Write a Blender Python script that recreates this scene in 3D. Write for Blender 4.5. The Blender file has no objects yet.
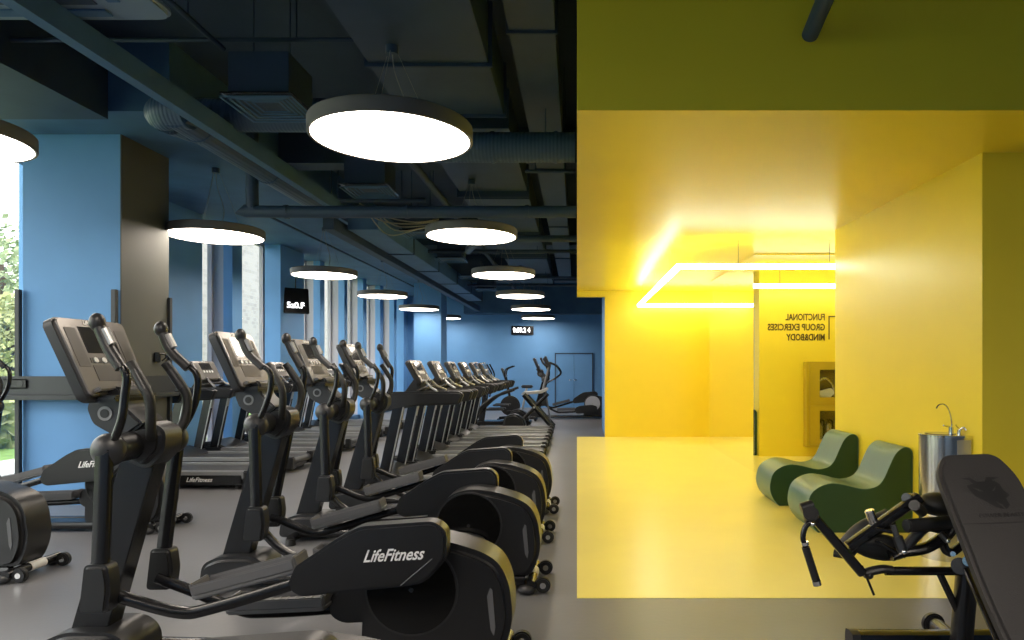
import bpy, bmesh, math, random
from mathutils import Vector, Matrix
random.seed(7)
PI = math.pi
SC = bpy.context.scene
COL = SC.collection
R = math.radians

# ------------------------------------------------------------------ materials
def nodes_of(m):
    m.use_nodes = True
    nt = m.node_tree
    return nt, nt.nodes['Principled BSDF']

def mat(name, col, rough=.5, metal=0.0, bump=0.0, bscale=60.0, var=0.0, vscale=6.0, spec=.5, coat=0.0):
    """procedural principled material with a little colour variation and bump"""
    m = bpy.data.materials.new(name)
    nt, b = nodes_of(m)
    b.inputs['Roughness'].default_value = rough
    b.inputs['Metallic'].default_value = metal
    b.inputs['Specular IOR Level'].default_value = spec
    b.inputs['Coat Weight'].default_value = coat
    b.inputs['Base Color'].default_value = (*col, 1)
    tc = nt.nodes.new('ShaderNodeTexCoord')
    if var > 0:
        n = nt.nodes.new('ShaderNodeTexNoise'); n.inputs['Scale'].default_value = vscale
        n.inputs['Detail'].default_value = 4
        r = nt.nodes.new('ShaderNodeValToRGB')
        r.color_ramp.elements[0].position = .3; r.color_ramp.elements[1].position = .7
        r.color_ramp.elements[0].color = (*[c * (1 - var) for c in col], 1)
        r.color_ramp.elements[1].color = (*[min(1, c * (1 + var)) for c in col], 1)
        nt.links.new(tc.outputs['Object'], n.inputs['Vector'])
        nt.links.new(n.outputs['Fac'], r.inputs['Fac'])
        nt.links.new(r.outputs['Color'], b.inputs['Base Color'])
    if bump > 0:
        n = nt.nodes.new('ShaderNodeTexNoise'); n.inputs['Scale'].default_value = bscale
        n.inputs['Detail'].default_value = 3
        bp = nt.nodes.new('ShaderNodeBump'); bp.inputs['Strength'].default_value = bump
        bp.inputs['Distance'].default_value = .01
        nt.links.new(tc.outputs['Object'], n.inputs['Vector'])
        nt.links.new(n.outputs['Fac'], bp.inputs['Height'])
        nt.links.new(bp.outputs['Normal'], b.inputs['Normal'])
    return m

def emis(name, col, strength):
    m = bpy.data.materials.new(name)
    nt, b = nodes_of(m)
    b.inputs['Base Color'].default_value = (.8, .8, .8, 1)
    b.inputs['Emission Color'].default_value = (*col, 1)
    b.inputs['Emission Strength'].default_value = strength
    return m

M = {}
M['yellow'] = mat('yellow paint', (.90, .695, .04), .34, bump=.03, bscale=25, var=.015, vscale=2)
M['yellow_floor'] = mat('yellow floor coating', (.92, .785, .19), .28, bump=.05, bscale=12, var=.03, vscale=1.5)
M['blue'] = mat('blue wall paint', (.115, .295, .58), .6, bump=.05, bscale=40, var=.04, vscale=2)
M['blue_dark'] = mat('dark blue ceiling paint', (.022, .044, .088), .6, bump=.1, bscale=18, var=.12, vscale=2)
M['duct'] = mat('dark blue painted duct steel', (.030, .056, .105), .5, bump=.05, bscale=20, var=.1, vscale=3)
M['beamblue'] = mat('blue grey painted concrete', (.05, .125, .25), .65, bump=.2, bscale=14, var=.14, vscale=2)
M['floor'] = mat('grey rubber floor', (.15, .15, .158), .36, bump=.06, bscale=30, var=.07, vscale=1.2)
M['black'] = mat('gloss black painted tube', (.008, .008, .009), .24, var=.1)
M['plastic'] = mat('charcoal plastic', (.014, .014, .015), .36, bump=.06, bscale=220)
M['plastic_grey'] = mat('grey plastic', (.03, .03, .032), .36, bump=.05, bscale=200)
M['tray'] = mat('mid grey pedal plastic', (.12, .12, .125), .4)
M['pedal'] = mat('grey pedal rubber', (.24, .235, .23), .6, bump=.3, bscale=180)
M['rubber'] = mat('black rubber grip', (.010, .010, .010), .5, bump=.25, bscale=260)
M['gloss_disc'] = mat('gloss black disc', (.006, .006, .006), .12)
M['bezel'] = mat('silver grey console face', (.24, .225, .215), .27, metal=.4, bump=.03)
M['screen'] = mat('dark glass screen', (.035, .035, .037), .08)
M['key'] = mat('dark taupe keypad', (.05, .043, .038), .5)
M['chrome'] = mat('chrome', (.75, .74, .72), .12, metal=1)
M['steel'] = mat('brushed stainless steel', (.62, .60, .57), .22, metal=1, bump=.03, bscale=80)
M['silver'] = mat('silver paint', (.42, .42, .42), .35, metal=.6)
M['white'] = mat('white lettering', (.85, .85, .85), .5)
M['belt'] = mat('black running belt', (.035, .036, .038), .5, bump=.2, bscale=200)
M['deckrail'] = mat('pale grey side rail', (.23, .235, .24), .4)
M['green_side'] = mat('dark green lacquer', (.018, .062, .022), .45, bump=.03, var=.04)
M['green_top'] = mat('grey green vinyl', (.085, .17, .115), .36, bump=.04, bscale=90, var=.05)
M['pad'] = mat('charcoal vinyl pad', (.030, .027, .026), .5, bump=.15, bscale=160)
M['emblem'] = mat('black print', (.008, .008, .008), .4)
M['text_dark'] = mat('dark brown lettering', (.10, .065, .005), .6)
M['lamp_body'] = mat('grey lamp housing', (.13, .12, .115), .5)
M['red'] = mat('red label', (.45, .06, .03), .5)
M['hose'] = mat('white fire hose', (.75, .7, .6), .7, bump=.3)
M['frame_dark'] = mat('anthracite frame', (.03, .034, .04), .45)
M['stone'] = mat('lilac grey reveal', (.40, .39, .43), .7, bump=.1)
M['disc_white'] = mat('pale grey disc cover', (.55, .56, .60), .4)
M['grass'] = mat('grass', (.12, .22, .04), .9, bump=.5, bscale=3, var=.3)
M['bark'] = mat('bark', (.10, .07, .05), .9, bump=.5, bscale=20)
M['leaf'] = mat('leaf green', (.24, .30, .16), .7, var=.35, vscale=1.5)
M['leaf2'] = mat('yellow green leaf', (.33, .36, .16), .7, var=.3, vscale=1.5)
M['asphalt'] = mat('pale paving', (.45, .45, .44), .8, bump=.2)
M['ac'] = mat('casing paled for window light', (.16, .23, .32), .4)  # pale casing tone with window light put into the colour
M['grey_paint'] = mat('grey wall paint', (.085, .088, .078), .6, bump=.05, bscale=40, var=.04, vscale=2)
M['ochre'] = mat('ochre cabinet lacquer', (.50, .36, .02), .3)
M['digits'] = emis('white clock digits', (1, 1, 1), 1.6)
M['disc_light'] = emis('lamp diffuser', (1.0, .88, .75), 8.0)
M['led'] = emis('white led tube', (.95, 1.0, .78), 6.0)
M['ledscreen'] = emis('lit console screen', (.9, .95, 1), .6)

m = bpy.data.materials.new('clear glass'); m.use_nodes = True
nt = m.node_tree; nt.nodes.clear()
o = nt.nodes.new('ShaderNodeOutputMaterial'); mx = nt.nodes.new('ShaderNodeMixShader')
tr = nt.nodes.new('ShaderNodeBsdfTransparent'); gl = nt.nodes.new('ShaderNodeBsdfGlossy')
tr.inputs['Color'].default_value = (.95, .97, .97, 1); gl.inputs['Roughness'].default_value = .02
mx.inputs['Fac'].default_value = .06
nt.links.new(tr.outputs[0], mx.inputs[1]); nt.links.new(gl.outputs[0], mx.inputs[2]); nt.links.new(mx.outputs[0], o.inputs[0])
M['glass'] = m
m = bpy.data.materials.new('mirror'); m.use_nodes = True
nt, b = nodes_of(m); b.inputs['Metallic'].default_value = 1; b.inputs['Roughness'].default_value = .0
b.inputs['Base Color'].default_value = (.93, .93, .90, 1); M['mirror'] = m
# white brick facade
m = bpy.data.materials.new('white brick facade'); nt, b = nodes_of(m)
tc = nt.nodes.new('ShaderNodeTexCoord'); mp = nt.nodes.new('ShaderNodeMapping'); br = nt.nodes.new('ShaderNodeTexBrick')
sx_ = nt.nodes.new('ShaderNodeSeparateXYZ'); cx_ = nt.nodes.new('ShaderNodeCombineXYZ')
nt.links.new(tc.outputs['Object'], sx_.inputs[0]); nt.links.new(sx_.outputs['Y'], cx_.inputs['X']); nt.links.new(sx_.outputs['Z'], cx_.inputs['Y'])
br.inputs['Scale'].default_value = 1.6; br.inputs['Color1'].default_value = (.23, .23, .222, 1); br.inputs['Color2'].default_value = (.13, .13, .133, 1)
br.inputs['Mortar'].default_value = (.24, .24, .235, 1); br.inputs['Bias'].default_value = -.4
nt.links.new(cx_.outputs[0], mp.inputs[0]); nt.links.new(mp.outputs[0], br.inputs[0]); nt.links.new(br.outputs[0], b.inputs['Base Color'])
b.inputs['Roughness'].default_value = .9
M['brick'] = m
# spiral duct: fine rings in the bump
m = M['spiral'] = mat('ribbed duct steel', (.035, .075, .145), .45)
nt, b = nodes_of(m); tc = nt.nodes.new('ShaderNodeTexCoord'); wv = nt.nodes.new('ShaderNodeTexWave')
wv.inputs['Scale'].default_value = 9; bp = nt.nodes.new('ShaderNodeBump'); bp.inputs['Strength'].default_value = .25; bp.inputs['Distance'].default_value = .012
nt.links.new(tc.outputs['Object'], wv.inputs['Vector']); nt.links.new(wv.outputs['Fac'], bp.inputs['Height']); nt.links.new(bp.outputs['Normal'], b.inputs['Normal'])

# ------------------------------------------------------------------ geometry helpers
def finish(bm, angle=35):
    bmesh.ops.recalc_face_normals(bm, faces=bm.faces[:])
    for f in bm.faces: f.smooth = True
    ca = R(angle)
    for e in bm.edges:
        if len(e.link_faces) == 2:
            try: e.smooth = e.calc_face_angle() < ca
            except Exception: e.smooth = True

def obj(name, bm, material, parent=None, loc=None, angle=35):
    finish(bm, angle)
    me = bpy.data.meshes.new(name); bm.to_mesh(me); bm.free()
    o = bpy.data.objects.new(name, me); COL.objects.link(o)
    mats = material if isinstance(material, (list, tuple)) else [material]
    for k in mats: me.materials.append(M[k] if isinstance(k, str) else k)
    if parent is not None: o.parent = parent
    if loc is not None: o.location = loc
    return o

def thing(name, label, cat, loc=(0, 0, 0), rotz=0, group=None):
    o = bpy.data.objects.new(name, None); COL.objects.link(o)
    o.empty_display_size = .2
    o.location = loc; o.rotation_euler = (0, 0, rotz)
    o['label'] = label; o['category'] = cat
    if group: o['group'] = group
    return o

def tag(o, label, cat, group=None):
    o['label'] = label; o['category'] = cat
    if group: o['group'] = group
    return o

def struct(name, bm, m, loc=None):
    o = obj(name, bm, m, None, loc); o['kind'] = 'structure'; return o

def dup(root, loc, rotz=None, label=None, group=None):
    r = root.copy(); COL.objects.link(r); r.location = loc
    if rotz is not None: r.rotation_euler = (0, 0, rotz)
    if label: r['label'] = label
    if group: r['group'] = group
    def rec(src, dst):
        for ch in list(src.children):
            c = ch.copy(); COL.objects.link(c); c.parent = dst
            rec(ch, c)
    rec(root, r)
    return r

def bevel_geom(bm, verts, w, seg=2):
    if w <= 0: return
    es = list({e for v in verts for e in v.link_edges})
    bmesh.ops.bevel(bm, geom=es, offset=w, segments=seg, affect='EDGES', profile=.5, clamp_overlap=True)

def box(bm, x0, x1, y0, y1, z0, z1, bev=0.0, rot=None, seg=2):
    """axis aligned box (optionally rotated by matrix rot about its centre)"""
    t = bmesh.new()
    bmesh.ops.create_cube(t, size=1)
    S = Matrix.Diagonal((abs(x1 - x0), abs(y1 - y0), abs(z1 - z0), 1))
    bmesh.ops.transform(t, matrix=S, verts=t.verts[:])
    if bev: bmesh.ops.bevel(t, geom=t.edges[:], offset=bev, segments=seg, affect='EDGES', clamp_overlap=True)
    mt = Matrix.Translation(((x0 + x1) / 2, (y0 + y1) / 2, (z0 + z1) / 2))
    if rot is not None: mt = mt @ rot.to_4x4()
    bmesh.ops.transform(t, matrix=mt, verts=t.verts[:])
    merge(bm, t)
    return bm

def merge(bm, t):
    me = bpy.data.meshes.new('tmp'); t.to_mesh(me); t.free(); bm.from_mesh(me); bpy.data.meshes.remove(me)

def cyl(bm, p0, p1, r0, r1=None, seg=20, bev=0.0):
    if r1 is None: r1 = r0
    p0 = Vector(p0); p1 = Vector(p1); d = p1 - p0
    t = bmesh.new()
    bmesh.ops.create_cone(t, cap_ends=True, segments=seg, radius1=r0, radius2=r1, depth=d.length)
    if bev:
        es = [e for e in t.edges if any(len(f.verts) > 4 for f in e.link_faces)]
        bmesh.ops.bevel(t, geom=es, offset=bev, segments=2, affect='EDGES', clamp_overlap=True)
    q = Vector((0, 0, 1)).rotation_difference(d.normalized())
    bmesh.ops.transform(t, matrix=Matrix.Translation((p0 + p1) / 2) @ q.to_matrix().to_4x4(), verts=t.verts[:])
    merge(bm, t); return bm

def sphere(bm, c, rx, ry=None, rz=None, u=18, v=12, rot=None):
    ry = ry or rx; rz = rz or rx
    t = bmesh.new(); bmesh.ops.create_uvsphere(t, u_segments=u, v_segments=v, radius=1)
    mt = Matrix.Translation(c) @ (rot.to_4x4() if rot is not None else Matrix()) @ Matrix.Diagonal((rx, ry, rz, 1))
    bmesh.ops.transform(t, matrix=mt, verts=t.verts[:])
    merge(bm, t); return bm

def smooth_path(pts, n=5):
    pts = [Vector(p) for p in pts]
    if len(pts) < 3: return pts
    out = []
    P = [pts[0] * 2 - pts[1]] + pts + [pts[-1] * 2 - pts[-2]]
    for i in range(1, len(P) - 2):
        for k in range(n):
            t = k / n
            a, b_, c, d = P[i - 1], P[i], P[i + 1], P[i + 2]
            out.append(.5 * ((2 * b_) + (c - a) * t + (2 * a - 5 * b_ + 4 * c - d) * t * t + (3 * b_ - a - 3 * c + d) * t ** 3))
    out.append(pts[-1]); return out

def tube(bm, pts, r, seg=12, n=5, smooth=True, sx=1.0, sy=1.0, up=(0, 1, 0), radii=None, sq=0):
    """sweep; sx, sy scale the section across and along 'up'; sq>0 gives a squarer section"""
    P = smooth_path(pts, n) if smooth else [Vector(p) for p in pts]
    U = Vector(up); rings = []
    for i, p in enumerate(P):
        t = (P[min(i + 1, len(P) - 1)] - P[max(i - 1, 0)]).normalized()
        u = (U - t * U.dot(t))
        if u.length < 1e-4: u = Vector((1, 0, 0)) - t * t.x
        u.normalize(); s = t.cross(u)
        rr = r if radii is None else radii[0] + (radii[1] - radii[0]) * i / (len(P) - 1)
        ring = []
        for k in range(seg):
            a = 2 * PI * k / seg; ca, sa = math.cos(a), math.sin(a)
            if sq:
                f = 1 / max(abs(ca), abs(sa)) ; f = 1 + (f - 1) * sq; ca *= f; sa *= f
            ring.append(bm.verts.new(p + s * ca * rr * sx + u * sa * rr * sy))
        rings.append(ring)
    for a, b_ in zip(rings, rings[1:]):
        for k in range(seg):
            bm.faces.new((a[k], a[(k + 1) % seg], b_[(k + 1) % seg], b_[k]))
    bm.faces.new(rings[0][::-1]); bm.faces.new(rings[-1])
    return bm

def prism(bm, pts, y0, y1, bev=0.0, axis='y', seg=3):
    """outline in (a,b) extruded along axis: y -> (x,z), x -> (y,z), z -> (x,y)"""
    t = bmesh.new()
    def P(a, b_, c):
        return {'y': (a, c, b_), 'x': (c, a, b_), 'z': (a, b_, c)}[axis]
    A = [t.verts.new(P(a, b_, y0)) for a, b_ in pts]; B = [t.verts.new(P(a, b_, y1)) for a, b_ in pts]
    f1 = t.faces.new(A); f2 = t.faces.new(B[::-1])
    for i in range(len(pts)):
        j = (i + 1) % len(pts); t.faces.new((A[j], A[i], B[i], B[j]))
    bmesh.ops.recalc_face_normals(t, faces=t.faces[:])
    if bev:
        es = list(set(f1.edges[:] + f2.edges[:]))
        bmesh.ops.bevel(t, geom=es, offset=bev, segments=seg, affect='EDGES', clamp_overlap=True)
    merge(bm, t); return bm

def round_poly(pts, r, n=5):
    """round the corners of a 2-D outline"""
    out = []; N = len(pts)
    for i in range(N):
        p = Vector(pts[i]).to_2d() if len(pts[i]) > 2 else Vector(pts[i])
        a = Vector(pts[i - 1]) - p; b_ = Vector(pts[(i + 1) % N]) - p
        rr = r[i] if isinstance(r, (list, tuple)) else r
        d = min(rr, a.length * .48, b_.length * .48)
        s = p + a.normalized() * d; e = p + b_.normalized() * d
        for k in range(n + 1):
            t = k / n
            q = s * (1 - t) ** 2 + p * 2 * t * (1 - t) + e * t * t
            out.append((q.x, q.y))
    return out

def text_obj(name, body, size, material, parent, loc, rot, ext=.001, align='LEFT', shear=0, bold=0, sx=1):
    c = bpy.data.curves.new(name, 'FONT'); c.body = body; c.size = size; c.extrude = ext
    c.align_x = align; c.align_y = 'CENTER'; c.shear = shear; c.offset = bold; c.resolution_u = 3
    tmp = bpy.data.objects.new('tmp', c); COL.objects.link(tmp)
    bpy.context.view_layer.update()
    me = bpy.data.meshes.new_from_object(tmp.evaluated_get(bpy.context.evaluated_depsgraph_get()))
    bpy.data.objects.remove(tmp); bpy.data.curves.remove(c)
    me.name = name; me.materials.clear(); me.materials.append(M[material])
    o = bpy.data.objects.new(name, me); COL.objects.link(o)
    if parent is not None: o.parent = parent
    o.location = loc; o.rotation_euler = rot; o.scale = (sx, 1, 1)
    return o

F = 683.0; CAMZ = 1.5
def at(px, py, Y):
    return Vector(((px - 577) * Y / F, Y, CAMZ + (366 - py) * Y / F))

# ------------------------------------------------------------------ camera
cd = bpy.data.cameras.new('camera'); cam = bpy.data.objects.new('camera', cd); COL.objects.link(cam)
cam.location = (0, 0, CAMZ); cam.rotation_euler = (R(90), 0, 0)
cd.sensor_width = 36; cd.lens = F * 36 / 1024; cd.shift_x = -65 / 1024; cd.shift_y = 46 / 1024
cd.clip_start = .05; cd.clip_end = 400
SC.camera = cam

# ------------------------------------------------------------------ the setting
YB = 24.6          # far wall
HC = 4.7           # slab underside
HY = 3.09          # yellow ceiling
def sbox(name, m, *a, **k):
    return struct(name, box(bmesh.new(), *a, **k), m)
sbox('floor', 'floor', -7.6, 8.2, -4.2, YB + .2, -.2, 0)
sbox('floor_yellow', 'yellow_floor', 0, 8.0, 4.41, 14.43, -.02, .003)
sbox('ceiling', 'blue_dark', -7.6, 8.2, -4.2, YB + .2, HC, HC + .2)
sbox('wall_back', 'blue', -5.9, 8.2, YB, YB + .2, 0, HC)
sbox('wall_near', 'blue', -7.6, 8.2, -4.2, -4.0, 0, HC)
sbox('wall_right', 'blue', 8.0, 8.2, -4.0, YB, 0, HC)
# yellow volume: bulkhead and flat ceiling in one
bm = bmesh.new(); box(bm, 0, 8.0, 4.25, 14.43, HY, HC - .003)
struct('ceiling_yellow_bulkhead', bm, 'yellow')
# block with the mirrored lettering behind, mirror column, back wall
sbox('wall_yellow_block', 'yellow', 3.02, 8.0, 5.09, 7.99, 0, HY)
sbox('wall_yellow_column', 'yellow', 2.52, 8.0, 9.68, 12.86, 0, HY)
sbox('wall_mirror_front', 'mirror', 2.51, 6.5, 9.655, 9.68, .004, HY - .02)
sbox('wall_mirror_side', 'mirror', 2.495, 2.52, 9.66, 12.86, .004, HY - .02)
bm = bmesh.new(); box(bm, .59, 8.0, 14.43, 14.55, 0, HY)
struct('wall_yellow_back', bm, 'yellow')
sbox('wall_blue_back_of_yellow', 'blue', .60, 8.0, 14.55, 16.4, 0, HC)
sbox('trim_lintel', 'yellow', 0, .6, 14.43, 14.55, 2.96, HC - .01)

# left facade: near bay glazed at X=-7.3, column 1, then fins, column 2, fins
sbox('wall_left_column_near', 'blue', -5.98, -4.93, 7.37, 8.23, 0, HC)
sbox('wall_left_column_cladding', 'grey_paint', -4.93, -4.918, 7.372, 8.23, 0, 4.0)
sbox('wall_left_column_middle', 'blue', -6.42, -6.1, 14.05, 15.26, 0, HC)
sbox('wall_left_stub', 'blue', -7.6, -6.2, 9.3, 11.3, 0, HC)
bm = bmesh.new(); box(bm, -7.5, -7.3, -4, 9.3, 0, .03); box(bm, -7.5, -7.2, -4, 9.3, 4.5, HC); box(bm, -7.42, -7.2, -4, -3, .2, 3.95)
struct('wall_left_near_bay', bm, 'blue')
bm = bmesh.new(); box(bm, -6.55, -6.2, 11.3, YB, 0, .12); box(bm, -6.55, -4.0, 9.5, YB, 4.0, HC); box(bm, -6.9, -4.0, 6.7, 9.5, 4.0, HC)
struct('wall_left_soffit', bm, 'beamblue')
bm = bmesh.new(); box(bm, -6.5, -6.1, YB - .55, YB, 0, HC)
box(bm, -6.5, -5.8, YB - .03, YB + .2, 0, HC)
struct('wall_left_end_pier', bm, 'blue')
wn = 0
def window(y0, y1, x):
    global wn; wn += 1
    fr = bmesh.new(); w = .05
    z0, z1 = (.03, 4.5) if x < -7 else (.12, 4.0)
    box(fr, x - .04, x + .04, y0, y0 + w, z0, z1); box(fr, x - .04, x + .04, y1 - w, y1, z0, z1)
    box(fr, x - .04, x + .04, y0 + w, y1 - w, z0, z0 + w); box(fr, x - .04, x + .04, y0 + w, y1 - w, z1 - w, z1)
    f = struct('window_%d' % wn, fr, 'frame_dark' if x < -7 else 'stone')
    g = obj('pane', box(bmesh.new(), x - .006, x + .006, y0 + w, y1 - w, z0 + w, z1 - w), 'glass', f)
for k in range(6): window(-3 + k * 2.05, -3 + (k + 1) * 2.05, -7.41)
fins = [(10.75, 11.0), (12.11, 12.44), (16.24, 16.5), (17.93, 18.15), (19.5, 19.8), (21.2, 21.5), (22.8, 23.1)]
edges = [10.9]
for i, (a, b_) in enumerate(fins[1:]):
    struct('trim_%d' % (i + 1), box(bmesh.new(), -6.26, -6.1, a - .02, b_, .0, 4.0), 'blue')
    struct('trim_%d' % (i + 20), box(bmesh.new(), -6.55, -6.262, a + .02, b_ - .02, .12, 4.0), 'stone')
struct('trim_30', box(bmesh.new(), -6.55, -6.43, 14.1, 15.2, .12, 4.0), 'stone')
ys = [11.3, 12.13, 12.42, 14.1, 15.2, 16.26, 16.48, 17.95, 18.13, 19.52, 19.78, 21.22, 21.48, 22.82, 23.08, YB - .5]
for i in range(0, len(ys), 2): window(ys[i], ys[i + 1], -6.5)

# beams and slab
sbox('trim_40', 'blue_dark', -7.1, -4.6, -4, 6.7, 3.92, HC)
sbox('trim_41', 'blue_dark', -4.0, 0, 9.15, 9.5, 4.22, HC)
sbox('trim_42', 'blue_dark', -4.0, 0, 14.4, 14.9, 4.05, HC)
sbox('trim_43', 'blue_dark', -4.0, 8, 19.6, 20.1, 3.95, HC)
sbox('trim_44', 'blue_dark', -4.6, 8, 3.0, 3.25, 4.4, HC)
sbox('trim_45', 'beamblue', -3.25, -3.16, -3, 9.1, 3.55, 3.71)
sbox('wall_left_free_column', 'blue', -4.92, -4.10, 20.6, 21.5, 0, HC)
sbox('trim_46', 'beamblue', -4.0, 8, YB - .5, YB, 3.35, HC)

# far doors
d = struct('door_1', box(bmesh.new(), -.76, .54, YB - .03, YB, .0, 1.93), 'blue')
bm = bmesh.new(); box(bm, -.80, -.76, YB - .05, YB, 0, 1.97); box(bm, .54, .58, YB - .05, YB, 0, 1.97); box(bm, -.80, .58, YB - .05, YB, 1.93, 1.97)
obj('door_shade_frame', bm, 'blue_dark', d)  # dark blue strips stand in for shading round the door recess
bm = bmesh.new(); box(bm, -.114, -.106, YB - .035, YB - .028, 0, 1.93); obj('gap', bm, 'black', d)
for x in (-.2, -.02):
    obj('door_handle', tube(bmesh.new(), [(x, YB - .03, 1.0), (x, YB - .09, 1.0), (x - .1, YB - .09, 1.0)], .015), 'chrome', d)

# outside
sbox('ground_lawn', 'grass', -90, -7.6, -30, 90, -.5, -.3)
sbox('ground_path', 'asphalt', -10.8, -9.2, -30, 90, -.3, -.28)
b_ = tag(obj('brick_building', bmesh.new(), 'brick'), 'pale brick building facing the gym windows', 'building')
bm = bmesh.new(); box(bm, -18, -14, 25.2, 85, -.3, 16); bm.to_mesh(b_.data); bm.free()
for i in range(7):
    y = 27 + i * 6.1
    f = box(bmesh.new(), -14.02, -13.95, y, y + .5, 3.1, 5.2)
    obj('window_slot', f, 'stone', b_)
def tree(x, y, h, r, lab, lm):
    t = thing('tree', lab, 'tree', (x, y, -.3), 0, 'trees outside the near window')
    obj('trunk', tube(bmesh.new(), [(0, 0, 0), (.1, .05, h * .4), (0, 0, h * .8)], .16, radii=(.2, .06)), 'bark', t)
    bm = bmesh.new()
    for k in range(3200):
        u = random.random() ** .4; th = random.random() * 2 * PI; ph = math.acos(2 * random.random() - 1)
        c = Vector((r * u * math.sin(ph) * math.cos(th), r * u * math.sin(ph) * math.sin(th), h * .62 + h * .42 * u * math.cos(ph)))
        s = .05 + random.random() * .09
        a = Vector((random.random() - .5, random.random() - .5, random.random() - .5)).normalized()
        q = a.orthogonal().normalized(); w_ = a.cross(q)
        vs = [bm.verts.new(c + q * s), bm.verts.new(c + w_ * s * .6), bm.verts.new(c - q * s), bm.verts.new(c - w_ * s * .6)]
        bm.faces.new(vs)
    obj('crown', bm, lm, t)
tree(-18.2, 21.6, 6.3, 2.4, 'tall tree with grey green crown, right of the others outside', 'leaf')
tree(-24.5, 29.0, 7.2, 2.6, 'darker tree outside, standing behind the other two', 'leaf')
tree(-15.3, 18.4, 3.6, 1.3, 'low yellow green tree close to the path outside', 'leaf2')
hg = tag(obj('hedge', bmesh.new(), 'leaf2'), 'low leafy hedge behind the path outside the window', 'hedge')
bm = bmesh.new()
for k in range(2600):
    c = Vector((-12.4 - random.random() * .9, 9.5 + random.random() * 6, -.3 + random.random() * 1.0)); s = .12 + random.random() * .14
    a = Vector((random.random() - .5, random.random() - .5, random.random() - .5)).normalized(); q = a.orthogonal().normalized(); w_ = a.cross(q)
    bm.faces.new([bm.verts.new(c + q * s), bm.verts.new(c + w_ * s), bm.verts.new(c - q * s), bm.verts.new(c - w_ * s)])
bm.to_mesh(hg.data); bm.free()

# ------------------------------------------------------------------ round pendant lamps
def round_lamp(label, loc, top=None):
    t = thing('round_pendant_lamp', label, 'lamp', loc, 0, 'round pendant lamps')
    bm = bmesh.new(); r = .575
    prof = [(.552, .004), (.566, 0), (r, .008), (r, .098), (.565, .108), (0, .108)]
    n = 64; rings = []
    for (q, z) in prof[:-1]:
        rings.append([bm.verts.new((q * math.cos(2 * PI * k / n), q * math.sin(2 * PI * k / n), z)) for k in range(n)])
    for a, b2 in zip(rings, rings[1:]):
        for k in range(n): bm.faces.new((a[k], a[(k + 1) % n], b2[(k + 1) % n], b2[k]))
    bm.faces.new(rings[-1])
    obj('housing', bm, 'lamp_body', t)
    obj('diffuser', cyl(bmesh.new(), (0, 0, .006), (0, 0, .02), .553, seg=64), 'disc_light', t)
    H = (top or HC) - loc[2]
    for k in range(3):
        a = 2 * PI * k / 3 + .5
        obj('wire', cyl(bmesh.new(), (.3 * math.cos(a), .3 * math.sin(a), .108), (.03 * math.cos(a), .03 * math.sin(a), H - .02), .0018, seg=6), 'deckrail', t)
    obj('power_cable', tube(bmesh.new(), [(.05, 0, .1), (.09, .03, (H - .02) * .4), (.02, 0, (H - .02) * .75), (0, 0, H - .02)], .004, seg=6), 'deckrail', t)
    obj('ceiling_rose', cyl(bmesh.new(), (0, 0, H - .06), (0, 0, H), .045, seg=20), 'duct', t)
    return t
ZL = CAMZ + 1.624
LY = [1.2, 4.91, 8.62, 12.33, 16.02, 19.72, 23.43]
rl = ['round pendant lamp of the middle row nearest to the viewer, out of frame', 'largest round pendant lamp in view, high in the middle of the dark ceiling',
      'second round pendant lamp in the middle row, behind the largest', 'third round pendant lamp of the middle row', 'fourth round pendant lamp of the middle row',
      'fifth round pendant lamp of the middle row', 'farthest round pendant lamp of the middle row, above the wall clock']
ll = ['round pendant lamp of the window row nearest to the viewer, out of frame', 'round pendant lamp cut by the left edge of the picture',
      'round pendant lamp behind the near blue column, by the first windows', 'round pendant lamp above the tilted black clock', 'fourth visible round lamp along the window row',
      'round lamp of the window row just before the far free column', 'farthest window row lamp, half hidden by the far column']
for i, y in enumerate(LY):
    if i == 0: continue
    round_lamp(rl[i], (-1.33, y, ZL), 3.798 if i < 2 else (3.848 if y < 19 else HC)); round_lamp(ll[i], (-4.56 if i > 1 else -4.6, y, ZL), 3.915 if i == 1 else 3.995)
# lamps of the same rows behind the viewer light the foreground, plus an added bench-side pair
round_lamp(rl[0], (-1.33, 1.2, ZL), 3.798); round_lamp(ll[0], (-4.6, 1.2, ZL), 3.915)
round_lamp('round pendant lamp of the middle row behind the viewer', (-1.33, -2.4, ZL)); round_lamp('round pendant lamp of the window row behind the viewer', (-4.6, -2.4, ZL), 3.915)
round_lamp('unseen round fill lamp added above the viewer, over the bench side', (2.3, .7, ZL)); round_lamp('unseen round fill lamp added behind the viewer on the bench side', (2.3, -2.4, ZL))  # unseen pair added to fill light on the bench and yellow front

# LED frame pendant in the yellow room
t = thing('led_frame_pendant', 'large rectangular white LED tube frame hanging in the yellow room', 'lamp', (1.28, 8.6, 2.75))
def ledbar(x0, x1, y0, y1):
    bm = bmesh.new(); box(bm, x0 - .035, x1 + .035, y0 - .035, y1 + .035, -.03, .035, bev=.01); obj('light_tube', bm, 'led', t)
ledbar(0, 4.6, 0, 0); ledbar(0, 4.6, 5.5, 5.5); ledbar(0, 0, .07, 5.43); ledbar(4.6, 4.6, 5.5, 5.5)
for (x, y) in ((0.0, .8), (0, 2.6), (0, 4.8), (.75, 0), (.9, 5.5), (1.9, 0)):
    obj('wire', cyl(bmesh.new(), (x, y, .035), (x, y, .338), .003, seg=6), 'frame_dark', t)

# ------------------------------------------------------------------ ceiling services
def duct(name, label, cat, bmf, m='duct', group=None):
    return tag(obj(name, bmf, m), label, cat, group)
def hang(bm, spots, z):
    for x, y in spots: cyl(bm, (x, y, z), (x, y, HC), .006, seg=6)
    return bm
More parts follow.
